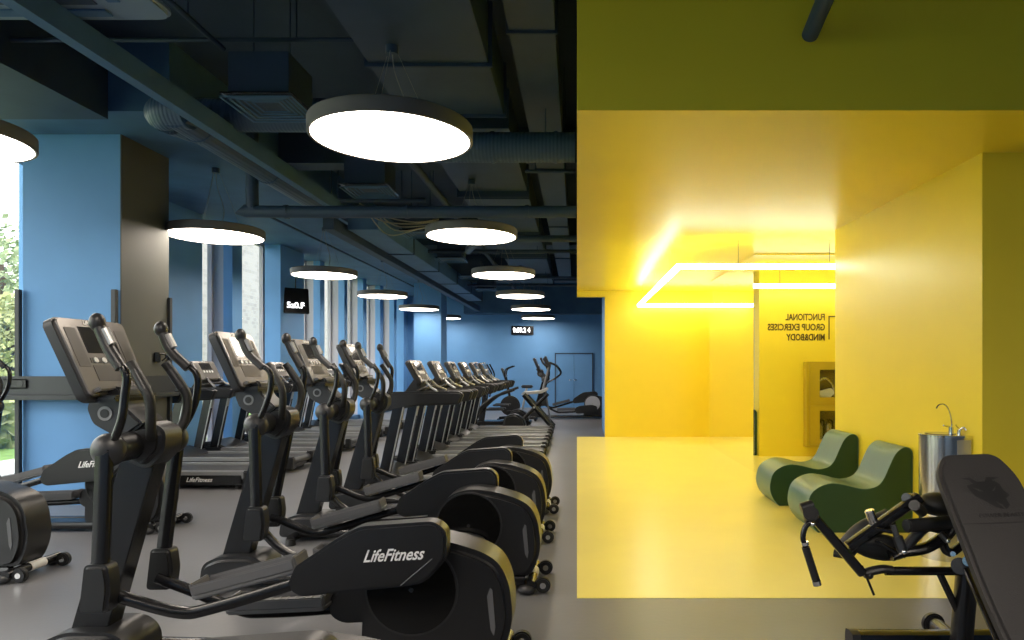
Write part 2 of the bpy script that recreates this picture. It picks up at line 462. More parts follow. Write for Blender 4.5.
# long rectangular duct along the room, in flanged sections
t = thing('rectangular_duct', 'wide flat rectangular duct running down the room beside the yellow bulkhead', 'duct', (-1.13, 0, 3.8), 0)
for i, (a, b2) in enumerate(((.2, 2.8), (2.8, 5.2), (5.2, 6.25), (6.75, 9.2), (9.6, 12.0), (12.0, 14.3), (15.0, 17.4), (17.4, 19.5))):
    w = .46 if i % 2 == 0 else .455
    obj('duct_section', box(bmesh.new(), -w, w, a + .012, b2 - .012, 0 if i < 3 else .05, .45, bev=.004), 'duct', t)
    obj('flange', box(bmesh.new(), -.485, .485, b2 - .012, b2 + .012, -.025, .475), 'blue_dark', t)
t = thing('rectangular_duct', 'narrow rectangular duct hugging the dark slab right of the wide duct', 'duct', (-.33, 0, 3.95), 0)
for a, b2 in ((1.5, 5.0), (5.0, 8.5), (8.5, 12), (12, 15.5), (15.5, 19)):
    obj('duct_section', box(bmesh.new(), -.17, .17, a + .01, b2 - .01, 0, .35, bev=.004), 'duct', t)
    obj('flange', box(bmesh.new(), -.19, .19, b2 - .01, b2 + .01, -.02, .37), 'blue_dark', t)
duct('round_duct', 'ribbed round duct crossing the ceiling behind the nearest air diffuser', 'duct', tube(bmesh.new(), [(-3.55, 6.35, 3.83), (-1.6, 6.35, 3.83)], .15, seg=28, smooth=False), 'spiral')
bm = tube(bmesh.new(), [(-1.5, 6.5, 3.58), (-.02, 6.5, 3.58)], .14, seg=28, smooth=False)
hang(bm, [(-.3, 6.5)], 3.6)
for x in (-1.45, -.8, -.2): cyl(bm, (x - .015, 6.5, 3.58), (x + .015, 6.5, 3.58), .15, seg=28)
duct('round_duct', 'smooth round duct passing under the wide duct beside the largest lamp', 'duct', bm, 'spiral')
bm = tube(bmesh.new(), [(-3.55, 6.3, 3.72), (-3.6, 5.95, 3.7), (-3.35, 5.9, 3.7)], .15, seg=28)
cyl(bm, (-3.45, 5.85, 3.68), (-3.45, 9.1, 3.68), .14, seg=28)
for k in range(3): cyl(bm, (-3.45, 6.2 + k * 1.4, 3.68), (-3.45, 6.24 + k * 1.4, 3.68), .15, seg=28)
duct('round_duct', 'round duct with an elbow running along beside the long pale beam', 'duct', bm, 'spiral')
bm = tube(bmesh.new(), [(-3.78, 7.95, 4.68), (-3.78, 7.95, 3.44), (-3.74, 7.95, 3.33), (-3.6, 7.95, 3.295), (-.01, 7.95, 3.295)], .07, seg=20)
for x in (-3.4, -2, -.6): cyl(bm, (x, 7.95, 3.295), (x + .04, 7.95, 3.295), .08, seg=20)
duct('pipe', 'thick dark blue pipe crossing under the ceiling with an elbow at left', 'pipe', bm, 'duct')
bm = tube(bmesh.new(), [(-1.95, 12.2, 3.55), (-1.6, 11.2, 3.55), (-1.4, 11.0, 3.55), (0, 11.0, 3.55)], .055, seg=14)
duct('pipe', 'thin bent pipe behind the second middle row lamp', 'pipe', bm, 'duct')
for i, (y, z, x0, x1, r_) in enumerate(((5.55, 4.15, -4.6, -1.7, .018), (9.9, 3.9, -3.9, -2.2, .03), (13.4, 3.75, -3.9, 0, .035), (17.0, 3.7, -3.9, 0, .03), (4.7, 4.5, -4.6, -.1, .02), (7.3, 3.95, -.62, -.02, .022), (18.2, 3.65, -3.9, 0, .03), (7.9, 3.75, -.6, -.02, .02))):
    labs = ['thin sprinkler pipe crossing near the first diffuser', 'pipe under the pale soffit behind the near column', 'crossing pipe above the third lamp row', 'crossing pipe far down the hall', 'thin pipe high above the first diffuser', 'short dark pipe stub beside the yellow bulkhead, nearest', 'farthest crossing pipe under the slab', 'short dark pipe stub beside the yellow bulkhead, lower']
    duct('pipe', labs[i], 'pipe', hang(cyl(bmesh.new(), (x0, y, z), (x1, y, z), r_, seg=12), [(x0 * .8 + x1 * .2, y), (x0 * .2 + x1 * .8, y)], z), 'blue_dark')
for i, (x, y0, y1, z, r_) in enumerate(((-2.9, .5, 5.6, 4.1, .022), (-1.8, 1, 9, 4.45, .05), (-5.0, 10.5, 24, 3.93, .02), (-2.02, 8, 24, 4.0, .05))):
    labs = ['thin rod running back to the nearest diffuser box', 'black pipe along the left side of the wide duct', 'conduit along the pale window soffit', 'pipe running down the hall between the lamp rows']
    duct('pipe', labs[i], 'pipe', hang(cyl(bmesh.new(), (x, y0, z), (x, y1, z), r_, seg=12), [] if i == 2 else [(x, y0 * .9 + y1 * .1), (x, y0 * .5 + y1 * .5), (x, y0 * .1 + y1 * .9)], z), 'blue_dark')
# shallow duct lit by the windows, far left
t = thing('rectangular_duct', 'flat pale blue duct between window soffit and lamps, far half of the hall', 'duct', (-3.14, 0, 3.5))
for a, b2 in ((10.0, 12.2), (12.2, 14.4), (14.4, 16.6), (16.6, 18.8), (18.8, 21)):
    obj('duct_section', box(bmesh.new(), -.22, .22, a + .01, b2 - .01, 0, .3, bev=.004), 'beamblue', t)
    obj('flange', box(bmesh.new(), -.24, .24, b2 - .01, b2 + .01, -.02, .32), 'blue_dark', t)
duct('cable_tray', 'dark cable tray running along the window side of the hall ceiling', 'tray', hang(box(bmesh.new(), -3.57, -3.42, 9.6, YB - .6, 3.42, 3.6), [(-3.5, 10), (-3.5, 14), (-3.5, 19)], 3.6), 'blue_dark')
bm = bmesh.new()
for k in range(5):
    x = -2.4 + random.uniform(-.15, .15); y = 8.9 + k * .12
    tube(bm, [(x - .35, y, 3.62), (x - .1, y + .2, 3.5 - .04 * k), (x + .25, y + .5, 3.48), (x + .5, y + .9, 3.6)], .008, seg=6)
duct('cable_bundle', 'loose bundle of pale cables sagging above the thick crossing pipe', 'cable', bm, 'deckrail')

def diffuser(label, y):
    t = thing('air_diffuser', label, 'air diffuser', (-2.51, y, 3.6), 0, 'square ceiling air diffusers')
    obj('plenum_box', box(bmesh.new(), -.24, .24, .04, .52, .03, .38, bev=.004), 'blue_dark', t)
    bm = bmesh.new()
    for k in range(6):
        a = .285 - k * .043; z = .0 + k * .006
        for (x0, x1, y0, y1) in ((-a, a, .27 - a, .27 - a + .014), (-a, a, .27 + a - .014, .27 + a), (-a, -a + .014, .27 - a, .27 + a), (a - .014, a, .27 - a, .27 + a)):
            box(bm, x0, x1, y0, y1, z, z + .008)
    obj('grille', bm, 'beamblue', t)
    obj('backing', box(bmesh.new(), -.28, .28, -.01, .55, .034, .042), 'black', t)
    for x in (-.15, .15): obj('hanger_rod', cyl(bmesh.new(), (x, .28, .38), (x, .28, HC - 3.6), .005, seg=6), 'blue_dark', t)
dl = ['nearest square air diffuser with louvred grille under its box', 'second square air diffuser, left below the largest lamp', 'third square air diffuser down the hall', 'fourth square air diffuser down the hall', 'fifth square air diffuser far down the hall', 'farthest square air diffuser, by the last lamps']
for k in range(6): diffuser(dl[k], 5.34 + 2.68 * k)

# cassette air conditioner at top left
t = thing('cassette_air_conditioner', 'large pale blue cassette air conditioner at the top left corner', 'air conditioner', (-3.35, 3.9, 3.72))
out = round_poly([(-.78, -.55), (.78, -.55), (.78, .5), (-.78, .5)], .12)
bm = prism(bmesh.new(), out, 0, .06, bev=.02, axis='z'); obj('fascia', bm, 'ac', t)
obj('casing', box(bmesh.new(), -.6, .6, -.42, .38, .06, .4, bev=.02), 'blue_dark', t)
bm = bmesh.new(); box(bm, -.5, .42, -.35, .28, -.012, -.002, bev=.004); obj('intake_grille', bm, 'blue_dark', t)
for (x0, x1, y0, y1) in ((-.5, .42, .34, .42), (.5, .58, -.3, .25), (-.66, -.58, -.3, .25)):
    obj('air_vane', box(bmesh.new(), x0, x1, y0, y1, -.014, -.002, bev=.004), 'beamblue', t)
for (x, y) in ((-.5, -.3), (.5, -.3), (-.5, .3), (.5, .3)): obj('hanger_rod', cyl(bmesh.new(), (x, y, .4), (x, y, HC - 3.72), .006, seg=6), 'blue_dark', t)

# dark blue spotlight tube on the bulkhead
a0 = at(824, 22, 4.05); 
bm = cyl(bmesh.new(), (1.43, 4.2, 3.53), (1.38, 3.5, 3.64), .05, seg=24, bev=.01); cyl(bm, (1.42, 4.05, 3.55), (1.42, 4.05, 4.7), .012, seg=8)
duct('spotlight', 'dark blue cylindrical spotlight in front of the yellow bulkhead', 'spotlight', bm, 'duct')

# ------------------------------------------------------------------ power rail round the near column
t = thing('power_rail', 'dark wall rail with sockets wrapped round the near blue column', 'rail', (-4.93, 7.37, 0))
bm = bmesh.new(); box(bm, -1.25, .07, -.08, -.012, 1.19, 1.39, bev=.006); box(bm, -1.25, .12, -.16, -.012, 1.14, 1.19, bev=.006)
obj('front_rail', bm, 'frame_dark', t)
bm = bmesh.new(); box(bm, .012, .07, -.012, .9, 1.19, 1.39, bev=.006); box(bm, .012, .12, -.012, .9, 1.14, 1.19, bev=.006)
obj('side_rail', bm, 'frame_dark', t)
for x in (-1.06, -.03): obj('post', box(bmesh.new(), x - .025, x + .025, -.07, -.02, 0, 2.32, bev=.004), 'frame_dark', t)
obj('post', box(bmesh.new(), .015, .05, .82, .87, 0, 2.32, bev=.004), 'frame_dark', t)
s = obj('socket_plate', box(bmesh.new(), -1.2, -.93, -.1, -.08, 1.26, 1.36, bev=.02), 'plastic', t)
for x in (-1.13, -1.0): obj('socket', cyl(bmesh.new(), (x, -.104, 1.31), (x, -.098, 1.31), .033, seg=20), 'plastic_grey', s)
bm = box(bmesh.new(), -4.917, -4.895, 7.92, 8.04, 1.54, 1.66, bev=.01); 
so = tag(obj('wall_socket', bm, 'black'), 'small black wall socket on the grey side of the near column', 'socket')
obj('plug', tube(bmesh.new(), [(-4.905, 8.02, 1.64), (-4.87, 8.07, 1.64), (-4.87, 8.09, 1.6), (-4.9, 8.06, 1.56)], .01), 'black', so)

# ------------------------------------------------------------------ clocks
t = thing('digital_clock', 'black tilted digital clock box hung by the middle blue column', 'clock', (-5.93, 14.4, 2.87), R(38))
obj('case', box(bmesh.new(), -.26, .26, -.05, .05, -.27, .27, bev=.012, rot=Matrix.Rotation(R(-8), 3, 'X')), 'black', t)
obj('bracket', cyl(bmesh.new(), (0, .02, .26), (0, .02, .55), .012), 'frame_dark', t)
text_obj('digits', '5z0.F', .17, 'digits', t, (-.2, -.068, -.1), (R(82), 0, 0), bold=.004)
t = thing('digital_clock', 'wide black digital wall clock glowing on the far blue wall', 'clock', (-1.96, YB - .01, 2.78))
obj('case', box(bmesh.new(), -.4, .4, -.06, 0, -.16, .16, bev=.01), 'black', t)
text_obj('digits', '9:09.2 4', .235, 'digits', t, (-.34, -.066, 0), (R(90), 0, 0), bold=.006, sx=.82)

# ------------------------------------------------------------------ elliptical trainer
def mirror_y(p, s): return (p[0], p[1] * s, p[2])

def make_console(root, x_bot, z_bot, x_top, z_top, hw, th=.055, brand=True):
    """tilted console: local frame u up the face, n towards the user"""
    d = Vector((x_top - x_bot, 0, z_top - z_bot)); L = d.length; d.normalize()
    n = Vector((d.z, 0, -d.x))
    rot = Matrix((( -0.0, d.x, n.x), (1, 0, 0), (0, d.z, n.z)))   # cols: side(y), up, normal
    base = Vector((x_bot, 0, z_bot)) + d * L / 2
    holder = obj('console', prism(bmesh.new(), round_poly([(-hw * .93, -L / 2), (hw * .93, -L / 2), (hw, L / 2), (-hw, L / 2)], .045), -th, 0, bev=.012, axis='z'), 'plastic_grey', root)
    holder.matrix_local = Matrix.Translation(base) @ rot.to_4x4()
    out = round_poly([(-hw * .9, -L / 2 + .012), (hw * .9, -L / 2 + .012), (hw * .965, L / 2 - .01), (-hw * .965, L / 2 - .01)], .035)
    obj('bezel', prism(bmesh.new(), out, -.002, .007, bev=.003, axis='z'), 'bezel', holder)
    obj('screen', box(bmesh.new(), -hw * .48, hw * .48, L * .05, L * .38, .004, .0095, bev=.002), 'screen', holder)
    for a_, b_ in ((-.86, -.55), (.55, .86)): obj('side_display', box(bmesh.new(), hw * a_, hw * b_, -L * .12, L * .36, .004, .009, bev=.002), 'key', holder)
    obj('keypad', box(bmesh.new(), -hw * .5, hw * .5, -L * .3, -L * .1, .004, .009, bev=.002), 'key', holder)
    bm = bmesh.new()
    for k in range(4): cyl(bm, (-hw * .36 + k * hw * .24, -L * .04, .006), (-hw * .36 + k * hw * .24, -L * .04, .013), hw * .06, seg=12)
    obj('buttons', bm, 'white', holder)
    obj('button_strip', box(bmesh.new(), -hw * .5, hw * .5, -L * .075, -L * .005, .004, .009, bev=.002), 'plastic_grey', holder)
    obj('reading_ledge', box(bmesh.new(), -hw * .8, hw * .8, -L * .44, -L * .39, .002, .045, bev=.006), 'bezel', holder)
    if brand: text_obj('lettering', 'LifeFitness', L * .075, 'white', holder, (0, L * .435, .0085), (0, 0, 0), ext=.0006, align='CENTER', shear=.3, bold=.0008)
    return holder

def make_elliptical(s, label, cat='exercise machine', far_disc=False):
    """s=-1: near side (toward -y) pedal high; s=+1: far side high. +x is the rear."""
    t = thing('elliptical_trainer', label, cat, (0, 0, 0), 0, 'elliptical trainers')
    # floor frame
    bm = bmesh.new()
    for y in (-.13, .13):
        tube(bm, [(-.3, y, .07), (.5, y, .055), (1.75, y, .06)], .03, seg=10, sq=.6)
    box(bm, .35, 1.1, -.1, .1, .03, .075, bev=.01)
    tube(bm, [(-.28, -.27, .05), (-.28, .27, .05)], .035, seg=12, smooth=False)
    obj('floor_frame', bm, 'black', t)
    rb = obj('rear_foot_bar', tube(bmesh.new(), [(1.80, -.24, .06), (1.80, .25, .06)], .032, seg=12, smooth=False), 'black', t)
    obj('sticker', cyl(bmesh.new(), (1.80, -.04, .06), (1.80, .1, .06), .0335, seg=14), 'white', rb)
    for y in (-.25, .25):
        bm = sphere(bmesh.new(), (1.77, y * .92, .03), .06, .045, .03); obj('rubber_foot', bm, 'plastic_grey', rb)
    for y in (-.2, .2):
        w = obj('wheel', cyl(bmesh.new(), (1.875, y - .022, .052), (1.875, y + .022, .052), .05, seg=24, bev=.008), 'rubber', t)
        obj('hub', cyl(bmesh.new(), (1.875, y - .026, .052), (1.875, y + .026, .052), .02, seg=14), 'chrome', w)
    for y in (-.27, .27):
        obj('front_foot', cyl(bmesh.new(), (-.28, y, 0), (-.28, y, .05), .045, .035, seg=16), 'rubber', t)
    # front base cover
    out = round_poly([(-.44, .03), (0.02, .03), (.01, .16), (-.07, .22), (-.3, .22), (-.42, .17)], .05)
    obj('base_cover', prism(bmesh.new(), out, -.16, .16, bev=.03), 'plastic', t)
    # mast
    bm = bmesh.new(); out = [(-.33, .18), (-.15, .18), (.11, 1.1), (-.05, 1.14)]
    prism(bm, round_poly(out, .01), -.055, .055, bev=.018); obj('mast', bm, 'black', t)
    # head
    out = round_poly([(-.09, 1.06), (.06, .99), (.15, 1.08), (.155, 1.19), (.07, 1.23), (-.09, 1.18)], .04)
    bm = prism(bmesh.new(), out, -.1, .1, bev=.03); obj('head_cover', bm, 'plastic', t)
    out = round_poly([(-.19, 1.22), (-.05, 1.14), (.06, 1.22), (-.03, 1.3), (-.05, 1.4), (-.16, 1.4), (-.22, 1.3)], .025)
    nk = obj('neck', prism(bmesh.new(), out, -.1, .1, bev=.012), 'plastic_grey', t)
    for y in (-.1, .1):
        obj('logo_ring', cyl(bmesh.new(), (-.12, y - .006, 1.27), (-.12, y + .006, 1.27), .035, seg=24), 'deckrail', nk)
        obj('logo_centre', cyl(bmesh.new(), (-.12, y - .008, 1.27), (-.12, y + .008, 1.27), .022, seg=24), 'plastic', nk)
    for q in (-1, 1):
        bm = cyl(bmesh.new(), (0, q * .06, 1.115), (0, q * .25, 1.112), .068, seg=28)
        pc = obj('pivot_cover', bm, 'plastic', t)
        bm = sphere(bmesh.new(), (0, q * .25, 1.112), .078, .062, .078, u=28, v=16); obj('end_cap', bm, 'plastic_grey', pc)
    # console and upper neck
    make_console(t, -.105, 1.345, -.275, 1.735, .245, th=.065)
    bm = prism(bmesh.new(), round_poly([(-.25, 1.42), (-.17, 1.42), (-.1, 1.33), (-.2, 1.33)], .02), -.07, .07, bev=.01); obj('console_bracket', bm, 'plastic', t)
    obj('bottle_tray', box(bmesh.new(), -.14, -.02, -.17, .17, 1.33, 1.36, bev=.012), 'plastic', t)
    # fixed grips
    for q in (-1, 1):
        g = obj('fixed_handle', tube(bmesh.new(), [(.10, q * .10, 1.15), (.125, q * .14, 1.22), (.13, q * .155, 1.335), (.09, q * .15, 1.42), (.025, q * .14, 1.515)], .023, seg=14), 'rubber', t)
        obj('sensor', tube(bmesh.new(), [(.108, q * .153, 1.385), (.05, q * .144, 1.48)], .0245, seg=14, smooth=False), 'plastic_grey', g)
    # moving side: arm, link, pedal, shroud
    for q in (-1, 1):
        hi = (q == s)
        y = q * .285
        lean = -.03 if hi else -.085
        # upper handle
        pts = [(.025, y * .93, 1.14), (.08, y, 1.25), (.11 if not hi else .095, y, 1.36), (.10, y, 1.47), (.06 + lean, y, 1.56), (.0 + lean, y, 1.69)]
        h = obj('swing_handle', tube(bmesh.new(), pts, .0185, seg=14), 'black', t)
        bm = tube(bmesh.new(), [(.088 + lean * .3, y, 1.49), (.05 + lean, y, 1.585), (.01 + lean, y, 1.675)], .026, seg=14)
        sphere(bm, (.0 + lean, y, 1.70), .034, .034, .043); obj('grip', bm, 'plastic_grey', h)
        obj('sensor', tube(bmesh.new(), [(.052 + lean + .02, y - .004, 1.60), (.018 + lean + .02, y - .004, 1.67)], .018, seg=10, smooth=False), 'silver', h)
        # lower arm
        if s < 0: jc = (-.02, .49) if hi else (-.075, .41)
        else: jc = (-.12, .44) if hi else (.015, .48)
        jx, jz = jc
        la = obj('lower_arm', tube(bmesh.new(), [(.005, y, 1.12), (jx + .005, y, jz + .08)], .036, seg=16, smooth=False, sx=1.05, sy=.7, sq=.35), 'black', t)
        out = round_poly([(jx - .07, jz - .11), (jx + .06, jz - .11), (jx + .075, jz + .0), (jx + .06, jz + .11), (jx - .045, jz + .11)], .025)
        obj('joint_cover', prism(bmesh.new(), out, y - .05, y + .05, bev=.018), 'plastic', la)
        # link and pedal
        yl = q * .235
        dx, dz = (0, 0) if s < 0 else (-.14, -.06)
        if hi:
            pts = [(jx, yl, jz - .04), (.10 + dx, yl, .41 + dz * .5), (.32 + dx, yl, .355 + dz), (.47 + dx, yl, .375 + dz), (.90 + dx, yl, .505 + dz), (1.0, yl, .56 + dz)]
            px, pz, pt = .39 + dx, .41 + dz, math.atan2(.13, .49)
        else:
            pts = [(jx, yl, jz - .04), (jx * .5 + .15, yl, .30), (.36, yl, .20), (.5, yl, .185), (.9, yl, .21), (1.0, yl, .25)]
            px, pz, pt = .38, .225, math.atan2(.02, .45)
        obj('link_arm', tube(bmesh.new(), pts, .024, seg=12, sq=.5, sx=1.15), 'black', t)
        yp = q * .16
        rt = Matrix.Rotation(-pt, 4, 'Y')
        T = Matrix.Translation((px, yp, pz)) @ rt
        bm = bmesh.new()
        out = round_poly([(-.02, -.085), (.5, -.085), (.5, .085), (-.02, .085)], .04)
        prism(bm, out, 0, .03, bev=.008, axis='z')
        # raised rim of the tray
        for (x0, x1, y0, y1, hgt) in ((0, .49, -.085, -.068, .05), (0, .49, .068, .085, .05), (.475, .495, -.075, .075, .06), (-.015, .005, -.075, .075, .06)):
            box(bm, x0, x1, y0, y1, .02, .02 + hgt, bev=.006)
        bmesh.ops.transform(bm, matrix=T, verts=bm.verts[:])
        pd = obj('pedal', bm, 'tray', t)
        bm = bmesh.new(); box(bm, .02, .46, -.066, .066, .029, .036)
        for k in range(10): box(bm, .04 + k * .042, .052 + k * .042, -.06, .06, .036, .040)
        bmesh.ops.transform(bm, matrix=T, verts=bm.verts[:]); obj('tread', bm, 'pedal', pd)
        # crank shroud
        if hi:
            out = [(.87, .525), (.90, .60), (1.10, .735), (1.2, .785), (1.54, .81), (1.60, .765), (1.60, .635), (1.50, .525), (1.40, .508), (.93, .462), (.885, .485)]
            rr = [.015, .02, .04, .03, .035, .035, .04, .04, .03, .02, .015]
            if s > 0: out = [(a_ - .07, b_ - .045) for a_, b_ in out]
            else: out = [(a_ - .035, b_ - .025) for a_, b_ in out]
        else:
            out = [(.86, .20), (.875, .31), (1.0, .37), (1.35, .40), (1.5, .36), (1.5, .22), (1.35, .17), (.93, .15)]
            rr = .05
        ys_ = (q * .16, q * .275)
        sh = obj('crank_shroud', prism(bmesh.new(), round_poly(out, rr), min(ys_), max(ys_), bev=.014, seg=4), 'plastic', t)
        if hi:
            yo = q * .2762; ox, oz = (-.03, -.025) if s < 0 else (-.07, -.045)
            if q < 0: text_obj('lettering', 'LifeFitness', .078, 'white', sh, (1.21 + ox, yo, .648 + oz), (R(90), R(-3), 0), ext=.0012, shear=.5, bold=.0012, sx=.84)
            else: text_obj('lettering', 'LifeFitness', .078, 'white', sh, (1.52 + ox, yo, .648 + oz), (R(90), R(3), R(180)), ext=.0012, shear=.5, bold=.0012, sx=.84)
            obj('seam', tube(bmesh.new(), [(1.385 + ox, yo, .517 + oz), (1.53 + ox, yo, .64 + oz)], .002, seg=6, smooth=False), 'deckrail', sh)
    # rear housing
    out = [(1.12, .07), (1.135, .42), (1.17, .54), (1.24, .63), (1.37, .67), (1.53, .655), (1.70, .605), (1.785, .555), (1.835, .46), (1.855, .3), (1.84, .2), (1.79, .09), (1.7, .07)]
    hs = obj('rear_housing', prism(bmesh.new(), round_poly(out, .06, 4), -.145, .145, bev=.035, seg=5), 'plastic', t)
    for q in (-1, 1):
        rm = obj('disc_rim', cyl(bmesh.new(), (1.375, q * .14, .432), (1.375, q * .150, .432), .224, seg=56, bev=.003), 'plastic_grey', hs)
        d_ = obj('crank_disc', cyl(bmesh.new(), (1.375, q * .14, .432), (1.375, q * .153, .432), .214, seg=56, bev=.003), 'disc_white' if far_disc else 'gloss_disc', hs)
        obj('axle_cap', cyl(bmesh.new(), (1.375, q * .15, .432), (1.375, q * .157, .432), .012, seg=16), 'chrome', hs)
        bm = prism(bmesh.new(), round_poly([(1.735, .40), (1.75, .44), (1.76, .43), (1.775, .25), (1.768, .21), (1.752, .24)], .006), q * .143, q * .1485); obj('side_insert', bm, 'tray', hs)
    # shafts from the disc out to the shrouds
    for q in (-1, 1):
        z = .58 if q == s else .30
        obj('crank_pin', cyl(bmesh.new(), (1.39, q * .15, z), (1.39, q * .18, z), .03, seg=16), 'black', t)
    return t

HI = make_elliptical(-1, 'nearest fully visible black elliptical trainer, its console against the near blue column', far_disc=False)
HI.location = (-2.165, 3.41, 0)
LO = make_elliptical(1, 'second black elliptical trainer, directly behind the nearest one', far_disc=False)
LO.location = (-2.10, 4.72, 0)
dup(LO, (-2.12, 5.99, 0), None, 'third black elliptical trainer counted from the front of the middle row')
dup(LO, (-2.11, 7.13, 0), None, 'fourth black elliptical trainer, last before the row of treadmills')
dup(HI, (-2.19, 2.03, 0), None, 'elliptical trainer cropped by the bottom edge, only its top cover showing')
dup(HI, (-5.73, 4.93, 0), None, 'elliptical trainer cropped by the left edge, its housing near the lawn window')
dup(HI, (-5.60, 6.32, 0), None, 'elliptical trainer in front of the near blue column, its logo cover facing us')
FA = make_elliptical(1, 'elliptical trainer with pale disc covers standing by the far blue doors', far_disc=True)
FA.location = (-.93, 19.6, 0)

# ------------------------------------------------------------------ treadmill
def make_treadmill(label):
    t = thing('treadmill', label, 'treadmill', (0, 0, 0), 0, 'treadmills')
    L = 1.72
    bm = bmesh.new(); box(bm, -.28, L - .02, -.38, .38, .05, .15, bev=.015)
    obj('deck_frame', bm, 'black', t)
    for y in (-.36, .36):
        sr = obj('side_rail', box(bmesh.new(), .1, L, y - .055, y + .055, .12, .215, bev=.012), 'deckrail', t)
        obj('rear_cap', box(bmesh.new(), L - .07, L + .03, y - .06, y + .06, .05, .222, bev=.015), 'plastic', sr)
        obj('foot', cyl(bmesh.new(), (L - .15, y, 0), (L - .15, y, .06), .035, seg=14), 'rubber', t)
    obj('side_skirt', box(bmesh.new(), -.2, L - .08, -.425, -.40, .05, .17, bev=.006), 'black', t)
    text_obj('lettering', 'LifeFitness', .075, 'white', t, (.97, -.4262, .115), (R(90), 0, 0), ext=.001, shear=.35, bold=.001)
    obj('running_belt', box(bmesh.new(), .05, L - .03, -.29, .29, .15, .19, bev=.01), 'belt', t)
    obj('rear_roller', cyl(bmesh.new(), (L - .03, -.3, .145), (L - .03, .3, .145), .045, seg=18), 'plastic_grey', t)
    out = round_poly([(-.33, .06), (.16, .06), (.2, .2), (.05, .26), (-.12, .31), (-.28, .27)], .04)
    obj('motor_hood', prism(bmesh.new(), out, -.37, .37, bev=.03), 'plastic', t)
    for y in (-.37, .37):
        bm = prism(bmesh.new(), round_poly([(-.075, .16), (.055, .16), (.255, 1.12), (.125, 1.12)], .01), y - .035, y + .035, bev=.012); u = obj('upright', bm, 'black', t)
        obj('upright_edge', prism(bmesh.new(), [(.046, .2), (.06, .2), (.252, 1.1), (.238, 1.1)], y - .036, y + .036), 'silver', u)
        obj('upright_foot', box(bmesh.new(), -.13, .12, y - .06, y + .06, .14, .25, bev=.025), 'plastic', u)
        out = round_poly([(.0, .98), (.0, 1.15), (.1, 1.20), (.88, 1.20), (.93, 1.17), (.88, 1.05), (.4, 1.035), (.1, .98)], .03)
        obj('handrail', prism(bmesh.new(), out, y - .045, y + .045, bev=.02), 'plastic', t)
    obj('cross_bar', box(bmesh.new(), .1, .32, -.33, .33, 1.05, 1.17, bev=.03), 'plastic', t)
    obj('grip_bar', tube(bmesh.new(), [(.36, -.3, 1.2), (.46, -.26, 1.24), (.48, 0, 1.25), (.46, .26, 1.24), (.36, .3, 1.2)], .018, seg=12), 'rubber', t)
    obj('console_neck', prism(bmesh.new(), round_poly([(.16, 1.16), (.34, 1.16), (.4, 1.32), (.30, 1.36)], .02), -.14, .14, bev=.02), 'plastic', t)
    for y in (-.16, .16):
        obj('console_strut', tube(bmesh.new(), [(.42, y, 1.33), (.5, y * 1.2, 1.25), (.6, y * 1.7, 1.2)], .014, seg=10, smooth=False), 'silver', t)
    make_console(t, .42, 1.28, .26, 1.575, .3, th=.06)
    return t
T0 = make_treadmill('nearest treadmill of the middle row, right behind the fourth elliptical')
T0.location = (-2.25, 8.35, 0)
tl = ['second treadmill of the middle row', 'third treadmill of the middle row', 'fourth treadmill of the middle row', 'fifth treadmill of the middle row', 'farthest treadmill of the middle row, next to the far exercise bikes']
for k in range(5): dup(T0, (-2.25, 8.35 + 1.18 * (k + 1), 0), None, tl[k])
tw = ['treadmill of the window row with its logo side facing us, beside the near column', 'second treadmill of the window row, in front of the bright first windows', 'third treadmill of the window row', 'fourth treadmill of the window row, before the middle column', 'fifth treadmill of the window row, beside the middle column', 'sixth treadmill of the window row', 'farthest treadmill of the window row']
for k in range(7): dup(T0, (-5.72, 8.72 + 1.22 * k, 0), None, tw[k])

# ------------------------------------------------------------------ far exercise bikes and X-frame machine
def make_climber(label, loc):
    t = thing('arc_trainer', label, 'exercise machine', loc, 0, 'far arc trainers')
    obj('base', box(bmesh.new(), -.5, .9, -.3, .3, .03, .12, bev=.02), 'black', t)
    for y in (-.24, .24):
        obj('curved_rail', tube(bmesh.new(), [(-.55, y, .12), (-.3, y, .45), (.1, y, .78), (.55, y, .95)], .03, seg=10, sy=.7), 'plastic', t)
        obj('pedal', box(bmesh.new(), -.05, .35, y - .07 - .0, y + .07, .5, .54, bev=.012), 'plastic_grey', t)
        obj('swing_handle', tube(bmesh.new(), [(-.2, y * 1.1, .7), (-.12, y * 1.1, 1.1), (-.08, y * 1.1, 1.3), (-.2, y * 1.1, 1.55)], .02, seg=10), 'black', t)
        obj('foot', cyl(bmesh.new(), (-.4, y, 0), (-.4, y, .05), .04), 'rubber', t)
        obj('foot', cyl(bmesh.new(), (.8, y, 0), (.8, y, .05), .04), 'rubber', t)
    obj('mast', prism(bmesh.new(), [(-.45, .1), (-.3, .1), (-.12, 1.25), (-.24, 1.25)], -.05, .05, bev=.015), 'black', t)
    obj('housing', prism(bmesh.new(), round_poly([(.3, .1), (.85, .1), (.8, .3), (.6, .42), (.35, .36)], .08), -.16, .16, bev=.04), 'plastic', t)
    make_console(t, -.16, 1.26, -.30, 1.6, .2)
    return t
make_climber('arc trainer with curved silver rail behind the last treadmill', (-2.0, 15.6, 0))
make_climber('second arc trainer, farther back beside the curved silver one', (-2.05, 17.3, 0))

